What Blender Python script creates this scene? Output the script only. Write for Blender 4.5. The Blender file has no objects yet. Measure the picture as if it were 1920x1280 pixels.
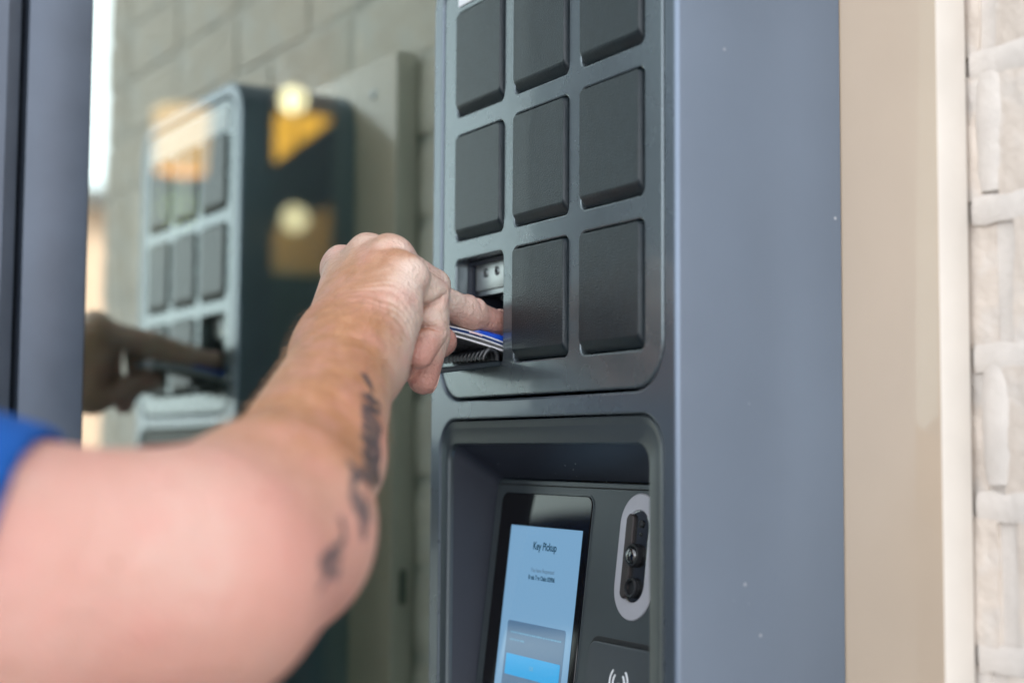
import bpy, bmesh, math, random
import numpy as np
from mathutils import Vector, Matrix, geometry
R = math.radians
random.seed(7)
rng = np.random.default_rng(7)
S = bpy.context.scene
C = S.collection

# ------------------------------------------------------------------ camera
# origin: front face of the kiosk, top left corner of the upper left locker door
# x runs to the right along the kiosk face, y into the wall, z up, metres
cam_d = bpy.data.cameras.new('camera')
cam = bpy.data.objects.new('camera', cam_d); C.objects.link(cam)
FW = Vector((-0.8646758112702657, 0.4968052268272671, 0.0742987752336178))
RT = Vector((0.4985936042271991, 0.8668112386420636, 0.00653409424042258))
UP = Vector((0.06115684121861664, -0.042694767371649824, 0.9972146196337285))
M3 = Matrix((RT, UP, -FW)).transposed()
cam.matrix_world = Matrix.Translation((0.8581150926, -0.4498117867, -0.2883547443)) @ M3.to_4x4()
cam_d.sensor_width = 36.0
cam_d.lens = 36.0 * 2800 / 1920
cam_d.clip_start = 0.02
cam_d.clip_end = 500
cam_d.dof.use_dof = True
cam_d.dof.focus_distance = 0.878
cam_d.dof.aperture_fstop = 3.2
cam_d.dof.aperture_blades = 0
S.camera = cam

# ------------------------------------------------------------------ sky and sun
SUN_TO = Vector((-0.62, 0.30, 0.78)).normalized()       # open shade: sun behind the shop
world = bpy.data.worlds.new('World'); S.world = world
world.use_nodes = True
wn, wl = world.node_tree.nodes, world.node_tree.links
wn.clear()
wo = wn.new('ShaderNodeOutputWorld'); bg = wn.new('ShaderNodeBackground')
sky = wn.new('ShaderNodeTexSky'); sky.sky_type = 'NISHITA'
sky.sun_disc = False
sky.sun_elevation = math.asin(SUN_TO.z)
sky.sun_rotation = math.atan2(SUN_TO.x, SUN_TO.y)
sky.air_density = 1.0; sky.dust_density = 2.5; sky.ozone_density = 1.0
# thin bright cloud over the whole sky
tc = wn.new('ShaderNodeTexCoord'); nz = wn.new('ShaderNodeTexNoise')
nz.inputs['Scale'].default_value = 2.2; nz.inputs['Detail'].default_value = 5
mr = wn.new('ShaderNodeMapRange')
mr.inputs['From Min'].default_value = 0.35; mr.inputs['From Max'].default_value = 0.65
mr.inputs['To Min'].default_value = 0.50; mr.inputs['To Max'].default_value = 0.90
mxs = wn.new('ShaderNodeMixRGB'); mxs.inputs['Color2'].default_value = (9.0, 9.3, 9.8, 1)
wl.new(tc.outputs['Generated'], nz.inputs['Vector'])
wl.new(nz.outputs['Fac'], mr.inputs['Value']); wl.new(mr.outputs['Result'], mxs.inputs['Fac'])
wl.new(sky.outputs['Color'], mxs.inputs['Color1'])
# whiter and brighter towards the horizon, as a hazy sky is, the same all round
sx = wn.new('ShaderNodeSeparateXYZ'); wl.new(tc.outputs['Generated'], sx.inputs[0])
hz = wn.new('ShaderNodeMapRange'); hz.interpolation_type = 'SMOOTHSTEP'
hz.inputs['From Min'].default_value = 0.0; hz.inputs['From Max'].default_value = 0.6
hz.inputs['To Min'].default_value = 2.1; hz.inputs['To Max'].default_value = 1.0
wl.new(sx.outputs['Z'], hz.inputs['Value'])
vs = wn.new('ShaderNodeVectorMath'); vs.operation = 'SCALE'
wl.new(mxs.outputs['Color'], vs.inputs[0]); wl.new(hz.outputs['Result'], vs.inputs['Scale'])
wl.new(vs.outputs['Vector'], bg.inputs['Color'])
bg.inputs['Strength'].default_value = 0.10
wl.new(bg.outputs['Background'], wo.inputs['Surface'])
sun_d = bpy.data.lights.new('sun', 'SUN'); sun = bpy.data.objects.new('sun', sun_d); C.objects.link(sun)
sun_d.energy = 3.5; sun_d.angle = R(0.5); sun_d.color = (1.0, 0.94, 0.86)
sun.rotation_euler = SUN_TO.to_track_quat('Z', 'Y').to_euler()
S.view_settings.view_transform = 'Standard'
S.view_settings.look = 'None'
S.view_settings.gamma = 1.0
S.view_settings.use_curve_mapping = False
S.view_settings.exposure = 1.60
S.cycles.max_bounces = 10
S.cycles.glossy_bounces = 6
S.cycles.transparent_max_bounces = 12
S.cycles.sample_clamp_indirect = 6.0
S.cycles.use_denoising = True

# ------------------------------------------------------------------ helpers
def tag(o, label=None, cat=None, group=None, kind=None):
    if label: o['label'] = label
    if cat: o['category'] = cat
    if group: o['group'] = group
    if kind: o['kind'] = kind
    return o

def empty(name, loc=(0, 0, 0), rz=0.0):
    o = bpy.data.objects.new(name, None); C.objects.link(o)
    o.location = loc; o.rotation_euler = (0, 0, rz); o.empty_display_size = 0.02
    return o

def link(name, me, mat=None, parent=None):
    o = bpy.data.objects.new(name, me); C.objects.link(o)
    if mat is not None and not me.materials:
        me.materials.append(mat)
    if parent is not None: o.parent = parent
    return o

def from_bm(name, bm, mat=None, parent=None, smooth=None):
    me = bpy.data.meshes.new(name)
    bmesh.ops.recalc_face_normals(bm, faces=bm.faces)
    if smooth is not None:                                 # flat caps stay flat, rounded edges shade smoothly
        for f in bm.faces: f.smooth = True
        for e in bm.edges:
            fs_ = e.link_faces
            e.smooth = not (len(fs_) != 2 or max(len(f.verts) for f in fs_) > 4 or e.calc_face_angle(0) > R(smooth))
    bm.to_mesh(me); bm.free()
    return link(name, me, mat, parent)

def bx(bm, x0, x1, y0, y1, z0, z1, bevel=0.0, seg=2):
    g = bmesh.ops.create_cube(bm, size=1.0)
    vs = g['verts']
    for v in vs:
        v.co = Vector(((x0 + x1) / 2 + v.co.x * (x1 - x0), (y0 + y1) / 2 + v.co.y * (y1 - y0), (z0 + z1) / 2 + v.co.z * (z1 - z0)))
    if bevel > 0:
        es = list({e for v in vs for e in v.link_edges})
        bmesh.ops.bevel(bm, geom=es, offset=bevel, segments=seg, profile=0.5, affect='EDGES')
    return bm

def box(name, x0, x1, y0, y1, z0, z1, mat, parent=None, bevel=0.0, seg=2):
    bm = bmesh.new(); bx(bm, x0, x1, y0, y1, z0, z1, bevel, seg)
    return from_bm(name, bm, mat, parent, 35 if bevel > 0 else None)

def rr(x0, x1, z0, z1, r, n=6):
    """counter clockwise rounded rectangle, 4*(n+1) points"""
    r = max(min(r, (x1 - x0) / 2 - 1e-5, (z1 - z0) / 2 - 1e-5), 1e-5)
    pts = []
    for cx, cz, a0 in ((x1 - r, z1 - r, 0), (x0 + r, z1 - r, 90), (x0 + r, z0 + r, 180), (x1 - r, z0 + r, 270)):
        for i in range(n + 1):
            a = R(a0 + 90 * i / n)
            pts.append((cx + r * math.cos(a), cz + r * math.sin(a)))
    return pts

def inset(q, d):
    x0, x1, z0, z1, r = q
    return (x0 + d, x1 - d, z0 + d, z1 - d, max(r - d, 1e-4))

def loft(bm, loops, cap_first=False, cap_last=False, close=True):
    rows = [[bm.verts.new(p) for p in lp] for lp in loops]
    n = len(rows[0])
    for a, b in zip(rows, rows[1:]):
        for i in range(n if close else n - 1):
            j = (i + 1) % n
            bm.faces.new((a[i], a[j], b[j], b[i]))
    if cap_first: bm.faces.new(rows[0])
    if cap_last: bm.faces.new(rows[-1])
    return rows

def rr3(q, y, n=6):
    return [(x, y, z) for x, z in rr(*q, n)]

def holed_plate(name, outer, holes, y0, y1, b, mat, parent, bo=None, n=8, back=True):
    """a sheet in the xz plane with rounded openings, softened edges on its front (y0)"""
    bo = b if bo is None else bo
    bm = bmesh.new()
    pts2, edges, loops3 = [], [], []
    def add_loop(q):
        p = rr(*q, n); k = len(pts2)
        pts2.extend(p)
        edges.extend((k + i, k + (i + 1) % len(p)) for i in range(len(p)))
    oq = inset(outer, bo); add_loop(oq)
    hq = [inset(h, -b) for h in holes]
    for h in hq: add_loop(h)
    def inside(q, x, z):
        x0, x1, z0, z1, r = q
        if not (x0 < x < x1 and z0 < z < z1): return False
        dx = max(x0 + r - x, 0, x - (x1 - r)); dz = max(z0 + r - z, 0, z - (z1 - r))
        return dx * dx + dz * dz <= r * r
    vs, _, fs, *_ = geometry.delaunay_2d_cdt([Vector(p) for p in pts2], edges, [], 0, 1e-7)
    for y in ((y0, y1) if back else (y0,)):
        bv = [bm.verts.new((v.x, y, v.y)) for v in vs]
        for f in fs:
            cx = sum(vs[i].x for i in f) / len(f); cz = sum(vs[i].y for i in f) / len(f)
            if inside(oq, cx, cz) and not any(inside(h, cx, cz) for h in hq):
                bm.faces.new([bv[i] for i in f])
    def edge_walls(q, sgn, bb):
        lps = []
        for k in range(4):
            a = R(90 * k / 3)
            lps.append(rr3(inset(q, sgn * bb * (1 - math.sin(a))), y0 + bb * (1 - math.cos(a)), n))
        lps.append(rr3(q, y1, n))
        if back: lps.append(rr3(inset(q, sgn * bb), y1, n))
        loft(bm, lps)
    edge_walls(outer, 1, bo)
    for h in holes: edge_walls(h, -1, b)
    return from_bm(name, bm, mat, parent, 40)

def tube_bm(bm, pts, rad, n=8, caps=True):
    pts = [Vector(p) for p in pts]
    rads = rad if isinstance(rad, (list, tuple)) else [rad] * len(pts)
    t0 = (pts[1] - pts[0]).normalized()
    u = t0.orthogonal().normalized()
    rows = []
    for i, p in enumerate(pts):
        t = (pts[min(i + 1, len(pts) - 1)] - pts[max(i - 1, 0)]).normalized()
        u = (u - t * u.dot(t)).normalized(); v = t.cross(u)
        rows.append([p + (u * math.cos(2 * math.pi * k / n) + v * math.sin(2 * math.pi * k / n)) * rads[i] for k in range(n)])
    loft(bm, rows, caps, caps)

# ------------------------------------------------------------------ materials
def mat(name, col=(.5, .5, .5), rough=.5, metal=0.0, spec=.5, noise=None, bump=None, coat=0.0, var=None, speck=None):
    """noise=(scale, amount) varies the colour, bump=(scale, strength, distance), var=(scale, amount) varies roughness"""
    m = bpy.data.materials.new(name); m.use_nodes = True
    nt = m.node_tree; n, l = nt.nodes, nt.links
    b = n['Principled BSDF']
    b.inputs['Base Color'].default_value = (*col, 1)
    b.inputs['Roughness'].default_value = rough
    b.inputs['Metallic'].default_value = metal
    b.inputs['Specular IOR Level'].default_value = spec
    b.inputs['Coat Weight'].default_value = coat
    tco = n.new('ShaderNodeTexCoord')
    last = None
    if noise:
        t = n.new('ShaderNodeTexNoise'); t.inputs['Scale'].default_value = noise[0]; t.inputs['Detail'].default_value = 6
        l.new(tco.outputs['Object'], t.inputs['Vector'])
        r = n.new('ShaderNodeMapRange'); r.inputs['From Min'].default_value = .3; r.inputs['From Max'].default_value = .7
        r.inputs['To Min'].default_value = 1 - noise[1]; r.inputs['To Max'].default_value = 1 + noise[1]
        l.new(t.outputs['Fac'], r.inputs['Value'])
        mx = n.new('ShaderNodeVectorMath'); mx.operation = 'SCALE'
        mx.inputs[0].default_value = col; l.new(r.outputs['Result'], mx.inputs['Scale'])
        last = mx.outputs['Vector']
    if speck:                                            # sparse pale dust: (scale, threshold, colour)
        v = n.new('ShaderNodeTexVoronoi'); v.inputs['Scale'].default_value = speck[0]
        l.new(tco.outputs['Object'], v.inputs['Vector'])
        w = n.new('ShaderNodeTexWhiteNoise'); w.noise_dimensions = '3D'
        l.new(v.outputs['Position'], w.inputs['Vector'])
        g = n.new('ShaderNodeMath'); g.operation = 'LESS_THAN'; g.inputs[1].default_value = speck[1]
        l.new(w.outputs['Value'], g.inputs[0])
        d = n.new('ShaderNodeMapRange'); d.inputs['From Min'].default_value = .02; d.inputs['From Max'].default_value = .09
        d.inputs['To Min'].default_value = 1; d.inputs['To Max'].default_value = 0
        l.new(v.outputs['Distance'], d.inputs['Value'])
        mu = n.new('ShaderNodeMath'); mu.operation = 'MULTIPLY'
        l.new(g.outputs[0], mu.inputs[0]); l.new(d.outputs['Result'], mu.inputs[1])
        mc = n.new('ShaderNodeMixRGB'); mc.inputs['Color1'].default_value = (*col, 1); mc.inputs['Color2'].default_value = (*speck[2], 1)
        if last: l.new(last, mc.inputs['Color1'])
        l.new(mu.outputs[0], mc.inputs['Fac']); last = mc.outputs['Color']
    if last: l.new(last, b.inputs['Base Color'])
    if var:
        t = n.new('ShaderNodeTexNoise'); t.inputs['Scale'].default_value = var[0]; t.inputs['Detail'].default_value = 4
        l.new(tco.outputs['Object'], t.inputs['Vector'])
        r = n.new('ShaderNodeMapRange'); r.inputs['To Min'].default_value = max(rough - var[1], .02); r.inputs['To Max'].default_value = rough + var[1]
        l.new(t.outputs['Fac'], r.inputs['Value']); l.new(r.outputs['Result'], b.inputs['Roughness'])
    if bump:
        t = n.new('ShaderNodeTexNoise'); t.inputs['Scale'].default_value = bump[0]; t.inputs['Detail'].default_value = 5
        l.new(tco.outputs['Object'], t.inputs['Vector'])
        bp = n.new('ShaderNodeBump'); bp.inputs['Strength'].default_value = bump[1]; bp.inputs['Distance'].default_value = bump[2]
        l.new(t.outputs['Fac'], bp.inputs['Height']); l.new(bp.outputs['Normal'], b.inputs['Normal'])
    return m

def emit(name, col, s):
    m = bpy.data.materials.new(name); m.use_nodes = True
    n, l = m.node_tree.nodes, m.node_tree.links
    b = n['Principled BSDF']
    b.inputs['Base Color'].default_value = (*[c * .5 for c in col], 1)
    b.inputs['Emission Color'].default_value = (*col, 1); b.inputs['Emission Strength'].default_value = s
    return m

def glass_coated(name, refl, trans):
    m = bpy.data.materials.new(name); m.use_nodes = True
    n, l = m.node_tree.nodes, m.node_tree.links
    n.clear()
    o = n.new('ShaderNodeOutputMaterial'); add = n.new('ShaderNodeAddShader')
    g = n.new('ShaderNodeBsdfGlossy'); g.inputs['Color'].default_value = (*refl, 1); g.inputs['Roughness'].default_value = 0.0
    t = n.new('ShaderNodeBsdfTransparent'); t.inputs['Color'].default_value = (*trans, 1)
    l.new(g.outputs[0], add.inputs[0]); l.new(t.outputs[0], add.inputs[1]); l.new(add.outputs[0], o.inputs['Surface'])
    return m

M = {}
M['kiosk'] = mat('kiosk_paint', (.145, .182, .235), .32, .35, .5, noise=(9, .06), bump=(1400, .05, .0004), var=(30, .04), speck=(70, .16, (.5, .52, .55)))
M['panel'] = mat('panel_paint', (.125, .152, .165), .27, .6, .6, coat=.35, noise=(14, .05), bump=(1600, .05, .0004), var=(40, .03))
M['door'] = mat('textured_black_plastic', (.0075, .0135, .0175), .38, 0, .38, coat=.1, noise=(160, .2), bump=(1050, .6, .0006))
M['black'] = mat('matt_black_plastic', (.012, .013, .015), .42, 0, .5, bump=(900, .1, .0003))
M['recess'] = mat('recess_paint', (.022, .0265, .039), .42, 0, .4, noise=(20, .06), bump=(1200, .06, .0003))
M['plate'] = mat('terminal_plate_paint', (.048, .060, .065), .36, 0, .6, noise=(30, .06), bump=(1300, .08, .0003))
M['fascia'] = mat('charcoal_fascia', (.105, .13, .155), .28, .55, .6, coat=.35, noise=(14, .05), bump=(1600, .05, .0004), var=(40, .03))
M['rib'] = mat('glossy_black_rubber', (.014, .015, .018), .24, 0, .7)
M['pad'] = mat('reader_pad', (.055, .065, .072), .38, 0, .6, bump=(1100, .08, .0003))
M['surround'] = mat('surround_paint', (.07, .086, .095), .29, .5, .6, bump=(1600, .05, .0004))
M['glassblack'] = mat('black_cover_glass', (.006, .006, .007), .06, 0, .5, speck=(420, .05, (.16, .13, .10)))
M['steel'] = mat('brushed_steel', (.68, .70, .69), .42, 1, .5, noise=(60, .08), bump=(300, .1, .0003))
M['screw'] = mat('screw_steel', (.30, .31, .32), .3, 1, .5)
M['ring'] = mat('satin_silver', (.52, .52, .56), .42, .3, .5, noise=(60, .04))
M['cavity'] = mat('brown_black_plastic', (.035, .028, .027), .4, 0, .5)
M['lens'] = mat('lens_glass', (.004, .005, .006), .03, 0, .8, coat=1)
M['white'] = mat('white_print', (.78, .80, .82), .45)
M['frame'] = mat('anodised_blue_grey', (.092, .114, .150), .40, .25, .5, noise=(25, .10), bump=(500, .08, .0004), var=(50, .06), speck=(60, .02, (.4, .42, .45)))
M['gasket'] = mat('black_rubber', (.012, .012, .011), .6)
M['board'] = mat('beige_paint', (.45, .352, .258), .24, 0, .5, coat=.8, noise=(10, .04), bump=(120, .06, .001), var=(20, .05))
M['board_edge'] = mat('raw_edge_sky_lit', (.64, .585, .52), .6, 0, .3, noise=(18, .06), bump=(90, .3, .001))  # raw edge; light from the sky it faces is put into the colour
M['mortar'] = mat('pale_mortar', (.60, .545, .49), .85, 0, .25, noise=(40, .08), bump=(220, .4, .002))
M['interior_wall'] = mat('brown_wall', (.19, .125, .06), .7, noise=(3, .1))
M['dark'] = mat('dark_timber', (.018, .017, .017), .6, noise=(6, .2))
M['teal'] = mat('dark_teal_paint', (.005, .016, .022), .5, noise=(5, .1))
M['green'] = mat('dark_green_paint', (.01, .07, .05), .5, noise=(5, .1))
M['grey_wall'] = mat('grey_green_wall', (.20, .22, .19), .7, noise=(4, .06))
M['carpet'] = mat('interior_floor', (.08, .075, .065), .7, noise=(20, .1))
M['ceil'] = mat('interior_ceiling', (.35, .33, .30), .8, noise=(5, .05))
M['concrete'] = mat('concrete', (.27, .26, .245), .85, noise=(1.4, .12), bump=(60, .4, .004))
M['tan'] = mat('peach_stucco', (.62, .42, .32), .85, noise=(2, .06), bump=(30, .3, .01))
M['roof'] = mat('roof_metal', (.12, .12, .13), .5, noise=(3, .1))
M['stucco'] = mat('pale_stucco', (.45, .41, .36), .85, noise=(2, .06), bump=(40, .3, .006))
M['clear'] = glass_coated('window_glass_edge', (.04, .05, .045), (.80, .88, .84))
M['glass'] = glass_coated('coated_window_glass', (.42, .475, .44), (.36, .41, .40))

def brick_mat():
    m = mat('painted_brick', (.60, .52, .445), .8, 0, .25, noise=(16, .10), bump=(70, .7, .005))
    nt = m.node_tree; n, l = nt.nodes, nt.links
    b = n['Principled BSDF']; src = b.inputs['Base Color'].links[0].from_socket
    oi = n.new('ShaderNodeObjectInfo')
    hs = n.new('ShaderNodeMapRange'); hs.inputs['To Min'].default_value = .94; hs.inputs['To Max'].default_value = 1.05
    l.new(oi.outputs['Random'], hs.inputs['Value'])
    sc = n.new('ShaderNodeVectorMath'); sc.operation = 'SCALE'
    l.new(src, sc.inputs[0]); l.new(hs.outputs['Result'], sc.inputs['Scale'])
    # smeared white overpaint
    tco = n.new('ShaderNodeTexCoord'); t = n.new('ShaderNodeTexNoise'); t.inputs['Scale'].default_value = 24; t.inputs['Detail'].default_value = 7
    l.new(tco.outputs['Object'], t.inputs['Vector'])
    r = n.new('ShaderNodeMapRange'); r.inputs['From Min'].default_value = .52; r.inputs['From Max'].default_value = .62
    l.new(t.outputs['Fac'], r.inputs['Value'])
    mx = n.new('ShaderNodeMixRGB'); mx.inputs['Color2'].default_value = (.60, .545, .49, 1)
    l.new(r.outputs['Result'], mx.inputs['Fac']); l.new(sc.outputs['Vector'], mx.inputs['Color1'])
    l.new(mx.outputs['Color'], b.inputs['Base Color'])
    return m
M['brick'] = brick_mat()

# ------------------------------------------------------------------ ground and far things
GZ = -1.45
tag(box('pavement', -70, 70, -70, 70, GZ - .3, GZ, M['concrete']), kind='structure')

far = empty('tan_building', (18, 4, GZ))
tag(far, 'low peach stucco building seen far off in the window reflection', 'building')
box('wall', 0, 9, -2.5, 9, 0, 4.3, M['tan'], far)
box('roof', -.3, 9.3, -2.8, 9.3, 4.3, 4.55, M['roof'], far)
for k, yy in enumerate((-2.2, 1.6, 4.2, 6.6)):
    w = box('window', -.06, -.002, yy, yy + 1.5, 1.1, 2.6, M['frame'], far)
    box('pane', -.075, -.061, yy + .08, yy + 1.42, 1.18, 2.52, M['glassblack'], w)
dr = box('door', -.05, -.002, -.2, .9, 0.0, 2.2, M['teal'], far)

# ------------------------------------------------------------------ the shop behind the glass
shop = empty('shop_building', (0, 0, 0))
tag(shop, 'pale stucco shop front above and beside the coated window', 'building')
box('upper_wall', -.50, -.235, -5.0, 3.2, 1.36, 2.2, M['stucco'], shop)
box('roof', -6.2, -.10, -5.2, 3.4, 2.2, 2.4, M['roof'], shop)
box('back_wall', -5.6, -5.4, -5.0, 3.2, GZ + .02, 2.2, M['interior_wall'], shop)
box('side_wall', -5.4, -.235, 3.0, 3.2, GZ + .02, 2.2, M['stucco'], shop)
box('side_wall', -5.4, -.235, -5.0, -4.8, GZ + .02, 2.2, M['stucco'], shop)
box('front_wall', -.50, -.235, .40, 2.99, GZ + .02, 1.355, M['stucco'], shop)
tag(box('interior_floor', -5.4, -.24, -4.8, 3.0, GZ + .004, GZ + .03, M['carpet']), kind='structure')
tag(box('interior_ceiling', -5.395, -.51, -4.795, 2.995, 1.30, 1.352, M['ceil']), kind='structure')
tag(box('partition_wall', -1.72, -1.62, .64, 2.99, GZ + .032, 1.298, M['grey_wall']), 'grey green partition wall inside the shop beside the locker', 'wall')
tag(box('interior_column', -2.92, -2.80, .52, .934, GZ + .032, 1.298, M['teal'], None, .006), 'dark teal column inside the shop behind the glass', 'column')
tag(box('brown_wall', -3.75, -3.6, .30, 2.99, GZ + .032, 1.298, M['interior_wall']), 'warm brown lit wall deep inside the shop', 'wall')
bm = bmesh.new()                                           # sloping dark soffit under a stair
lo = [(-2.92, .82, .36), (-2.92, 1.26, .72), (-2.92, 1.26, .44), (-2.92, .82, .235)]
loft(bm, [lo, [(x + .11, y, z) for x, y, z in lo]], True, True)
tag(from_bm('sloping_beam', bm, M['dark']), 'dark sloping beam inside the shop below the yellow lamp', 'beam')
tag(box('green_cabinet', -3.58, -3.25, .95, 1.75, GZ + .032, .24, M['green'], None, .01), 'dark green cabinet against the brown wall inside the shop', 'cabinet')
bm = bmesh.new()
loft(bm, [[(-3.05 + r_ * math.cos(a), 1.235 + r_ * math.sin(a), z) for a in [2 * math.pi * k / 24 for k in range(24)]] for r_, z in ((.09, GZ + .032), (.12, -.80), (.125, -.79), (.115, -.80), (.085, GZ + .06))], True, True)
tag(from_bm('waste_bin', bm, mat('teal_bin_plastic', (.05, .16, .19), .5), None, 40), 'teal waste bin standing low inside the shop', 'bin')

def pendant(px, y, z, rt, rb, h, col, s, label):
    t = empty('pendant_lamp', (px, y, z))
    tag(t, label, 'lamp', 'yellow pendant lamps inside the shop')
    bm = bmesh.new()
    ang = [2 * math.pi * k / 28 for k in range(28)]
    loft(bm, [[(r_ * math.cos(a), r_ * math.sin(a), zz) for a in ang] for r_, zz in ((rt, h / 2), (rb, -h / 2), (rb - .004, -h / 2 + .002), (rt - .004, h / 2))])
    from_bm('lamp_shade', bm, emit('yellow_shade', col, s), t, 40)
    bm = bmesh.new(); tube_bm(bm, [(0, 0, h / 2 - .06), (0, 0, 1.298 - z)], .006)
    from_bm('cord', bm, M['gasket'], t)
    bm = bmesh.new(); bmesh.ops.create_uvsphere(bm, u_segments=16, v_segments=10, radius=.035)
    from_bm('bulb', bm, emit('bulb_glow', (1, .75, .4), s * 2), t, 60)
    ld = bpy.data.lights.new('bulb_light', 'POINT'); lo_ = bpy.data.objects.new('bulb_light', ld); C.objects.link(lo_)
    if px > -3: ld_e = .5
    else: ld_e = 4
    ld.energy = ld_e; ld.color = (1, .72, .38); ld.shadow_soft_size = .05; lo_.location = (0, 0, -h / 2 - .08); lo_.parent = t
pendant(-3.3, 1.185, .625, .115, .085, .14, (1.0, .43, .035), .9, 'yellow pendant lamp glowing right of the dark column in the glass')
pendant(-2.6, .620, .450, .068, .060, .15, (1.0, .44, .10), .55, 'orange pendant lamp glowing behind the mirrored locker top')
def globe(y, z, s, label):
    t = empty('globe_lamp', (-3.2 if z > .5 else -2.7, y, z))
    tag(t, label, 'lamp', 'round lamps inside the shop')
    bm = bmesh.new(); bmesh.ops.create_uvsphere(bm, u_segments=20, v_segments=12, radius=.035)
    from_bm('globe', bm, emit('globe_glow', (1.0, .74, .45), s), t, 60)
    bm = bmesh.new(); tube_bm(bm, [(0, 0, .034), (0, 0, 1.298 - z)], .004)
    from_bm('cord', bm, M['gasket'], t)
globe(1.137, .736, 2.4, 'upper bright round lamp above the yellow lamp behind the glass')
globe(.952, .304, .75, 'lower dimmer round lamp below the dark beam behind the glass')

# ------------------------------------------------------------------ window wall, turned 1.1 degrees
win = empty('storefront_window', (-.215, 0, 0), R(1.1))
tag(win, 'coated storefront window with blue grey frame reflecting the locker', 'window')
def pane(name, y0, y1, z0, z1, parent):
    bm = bmesh.new(); bx(bm, -.006, 0, y0, y1, z0, z1)
    me = bpy.data.meshes.new(name); bm.to_mesh(me); bm.free()
    me.materials.append(M['clear']); me.materials.append(M['glass'])
    for p in me.polygons: p.material_index = 1 if p.normal.x > .9 else 0
    return link(name, me, None, parent)
pane('glass_pane', -.19, .128, GZ + .09, 1.26, win)
mul = box('mullion', -.09, .016, -.2345, -.1905, GZ + .002, 1.35, M['frame'], win, .0012)
box('glazing_gasket', -.004, .004, -.1903, -.1868, GZ + .092, 1.258, M['gasket'], win)
box('glazing_gasket', -.004, .005, .1035, .1275, GZ + .092, 1.258, M['gasket'], win)
box('sill', -.09, .016, -.1900, .1275, GZ + .002, GZ + .089, M['frame'], win, .0015)
box('head', -.09, .016, -.1900, .1275, 1.262, 1.35, M['frame'], win, .0015)

door = empty('glass_door', (-.215, 0, 0), R(1.1))
tag(door, 'blue grey framed glass door at the left edge of the photo', 'door')
bm = bmesh.new()                                           # stile with a chamfered edge
prof = [(-.05, -.335), (.024, -.335), (.026, -.333), (.026, -.2505), (.0255, -.2495), (.016, -.2400), (.004, -.2385), (-.05, -.2385)]
loft(bm, [[(x, y, GZ + .01) for x, y in prof], [(x, y, 1.33) for x, y in prof]], True, True)
from_bm('stile', bm, M['frame'], door, 20)
pane('glass_pane', -1.10, -.335, GZ + .11, 1.22, door)
box('stile', -.05, .026, -1.20, -1.10, GZ + .01, 1.33, M['frame'], door, .001)
box('bottom_rail', -.05, .024, -1.099, -.336, GZ + .01, GZ + .108, M['frame'], door, .001)
box('top_rail', -.05, .024, -1.099, -.336, 1.222, 1.33, M['frame'], door, .001)
bm = bmesh.new(); tube_bm(bm, [(.026, -.385, -.60), (.075, -.385, -.60), (.075, -.385, -.25 - .45), (.075, -.385, -.95), (.026, -.385, -.95)], .010, 12)
from_bm('handle', bm, M['steel'], door, 50)
win2 = empty('side_window', (-.215, 0, 0), R(1.1))
tag(win2, 'coated shop window beyond the glass door', 'window')
pane('glass_pane', -4.65, -1.27, GZ + .09, 1.26, win2)
box('mullion', -.09, .016, -1.268, -1.206, GZ + .002, 1.35, M['frame'], win2, .0012)
box('mullion', -.09, .016, -4.72, -4.652, GZ + .002, 1.35, M['frame'], win2, .0012)
box('sill', -.09, .016, -4.65, -1.27, GZ + .002, GZ + .089, M['frame'], win2)
box('head', -.09, .016, -4.65, -1.27, 1.262, 1.35, M['frame'], win2)

# ------------------------------------------------------------------ brick pier
BY = .1346                                                 # face of the bricks
wall = empty('brick_wall', (.3, BY, GZ))
tag(wall, 'pale painted brick wall behind the locker and its board', 'wall')
inv = Matrix.Translation((-.3, -BY, -GZ))
def wloc(o): o.location = Vector(o.location) + Vector((-.3, -BY, -GZ)); return o
WX0, WX1 = -.205, .825
wloc(box('mortar_bed', WX0, WX1 - .004, BY + .0036, BY + .25, GZ, 2.3, M['mortar'], wall))
PZ_, JZ, Z0 = .0755, .010, -.0875
def brick_mesh(L, seed, H=PZ_ - JZ):
    r_ = random.Random(seed)
    bm = bmesh.new(); bx(bm, -L / 2, L / 2, 0, .05, -H / 2, H / 2)
    es = [e for e in bm.edges if all(v.co.y < .01 for v in e.verts)]
    bmesh.ops.subdivide_edges(bm, edges=es, cuts=3, use_grid_fill=True)
    for v in bm.verts:
        if v.co.y < .01:
            ex = max(0, abs(v.co.x) - (L / 2 - .004)) / .004; ez = max(0, abs(v.co.z) - (H / 2 - .004)) / .004
            v.co.y += .0018 * min(1, ex + ez) + r_.uniform(-.0007, .0007)
            v.co.x += r_.uniform(-.0008, .0008); v.co.z += r_.uniform(-.0008, .0008)
    me = bpy.data.meshes.new('brick'); bmesh.ops.recalc_face_normals(bm, faces=bm.faces); bm.to_mesh(me); bm.free()
    me.shade_smooth(); me.set_sharp_from_angle(angle=R(50)); me.materials.append(M['brick'])
    return me
cache = {}
stuff_bm = bmesh.new()
n_b = 0
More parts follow.
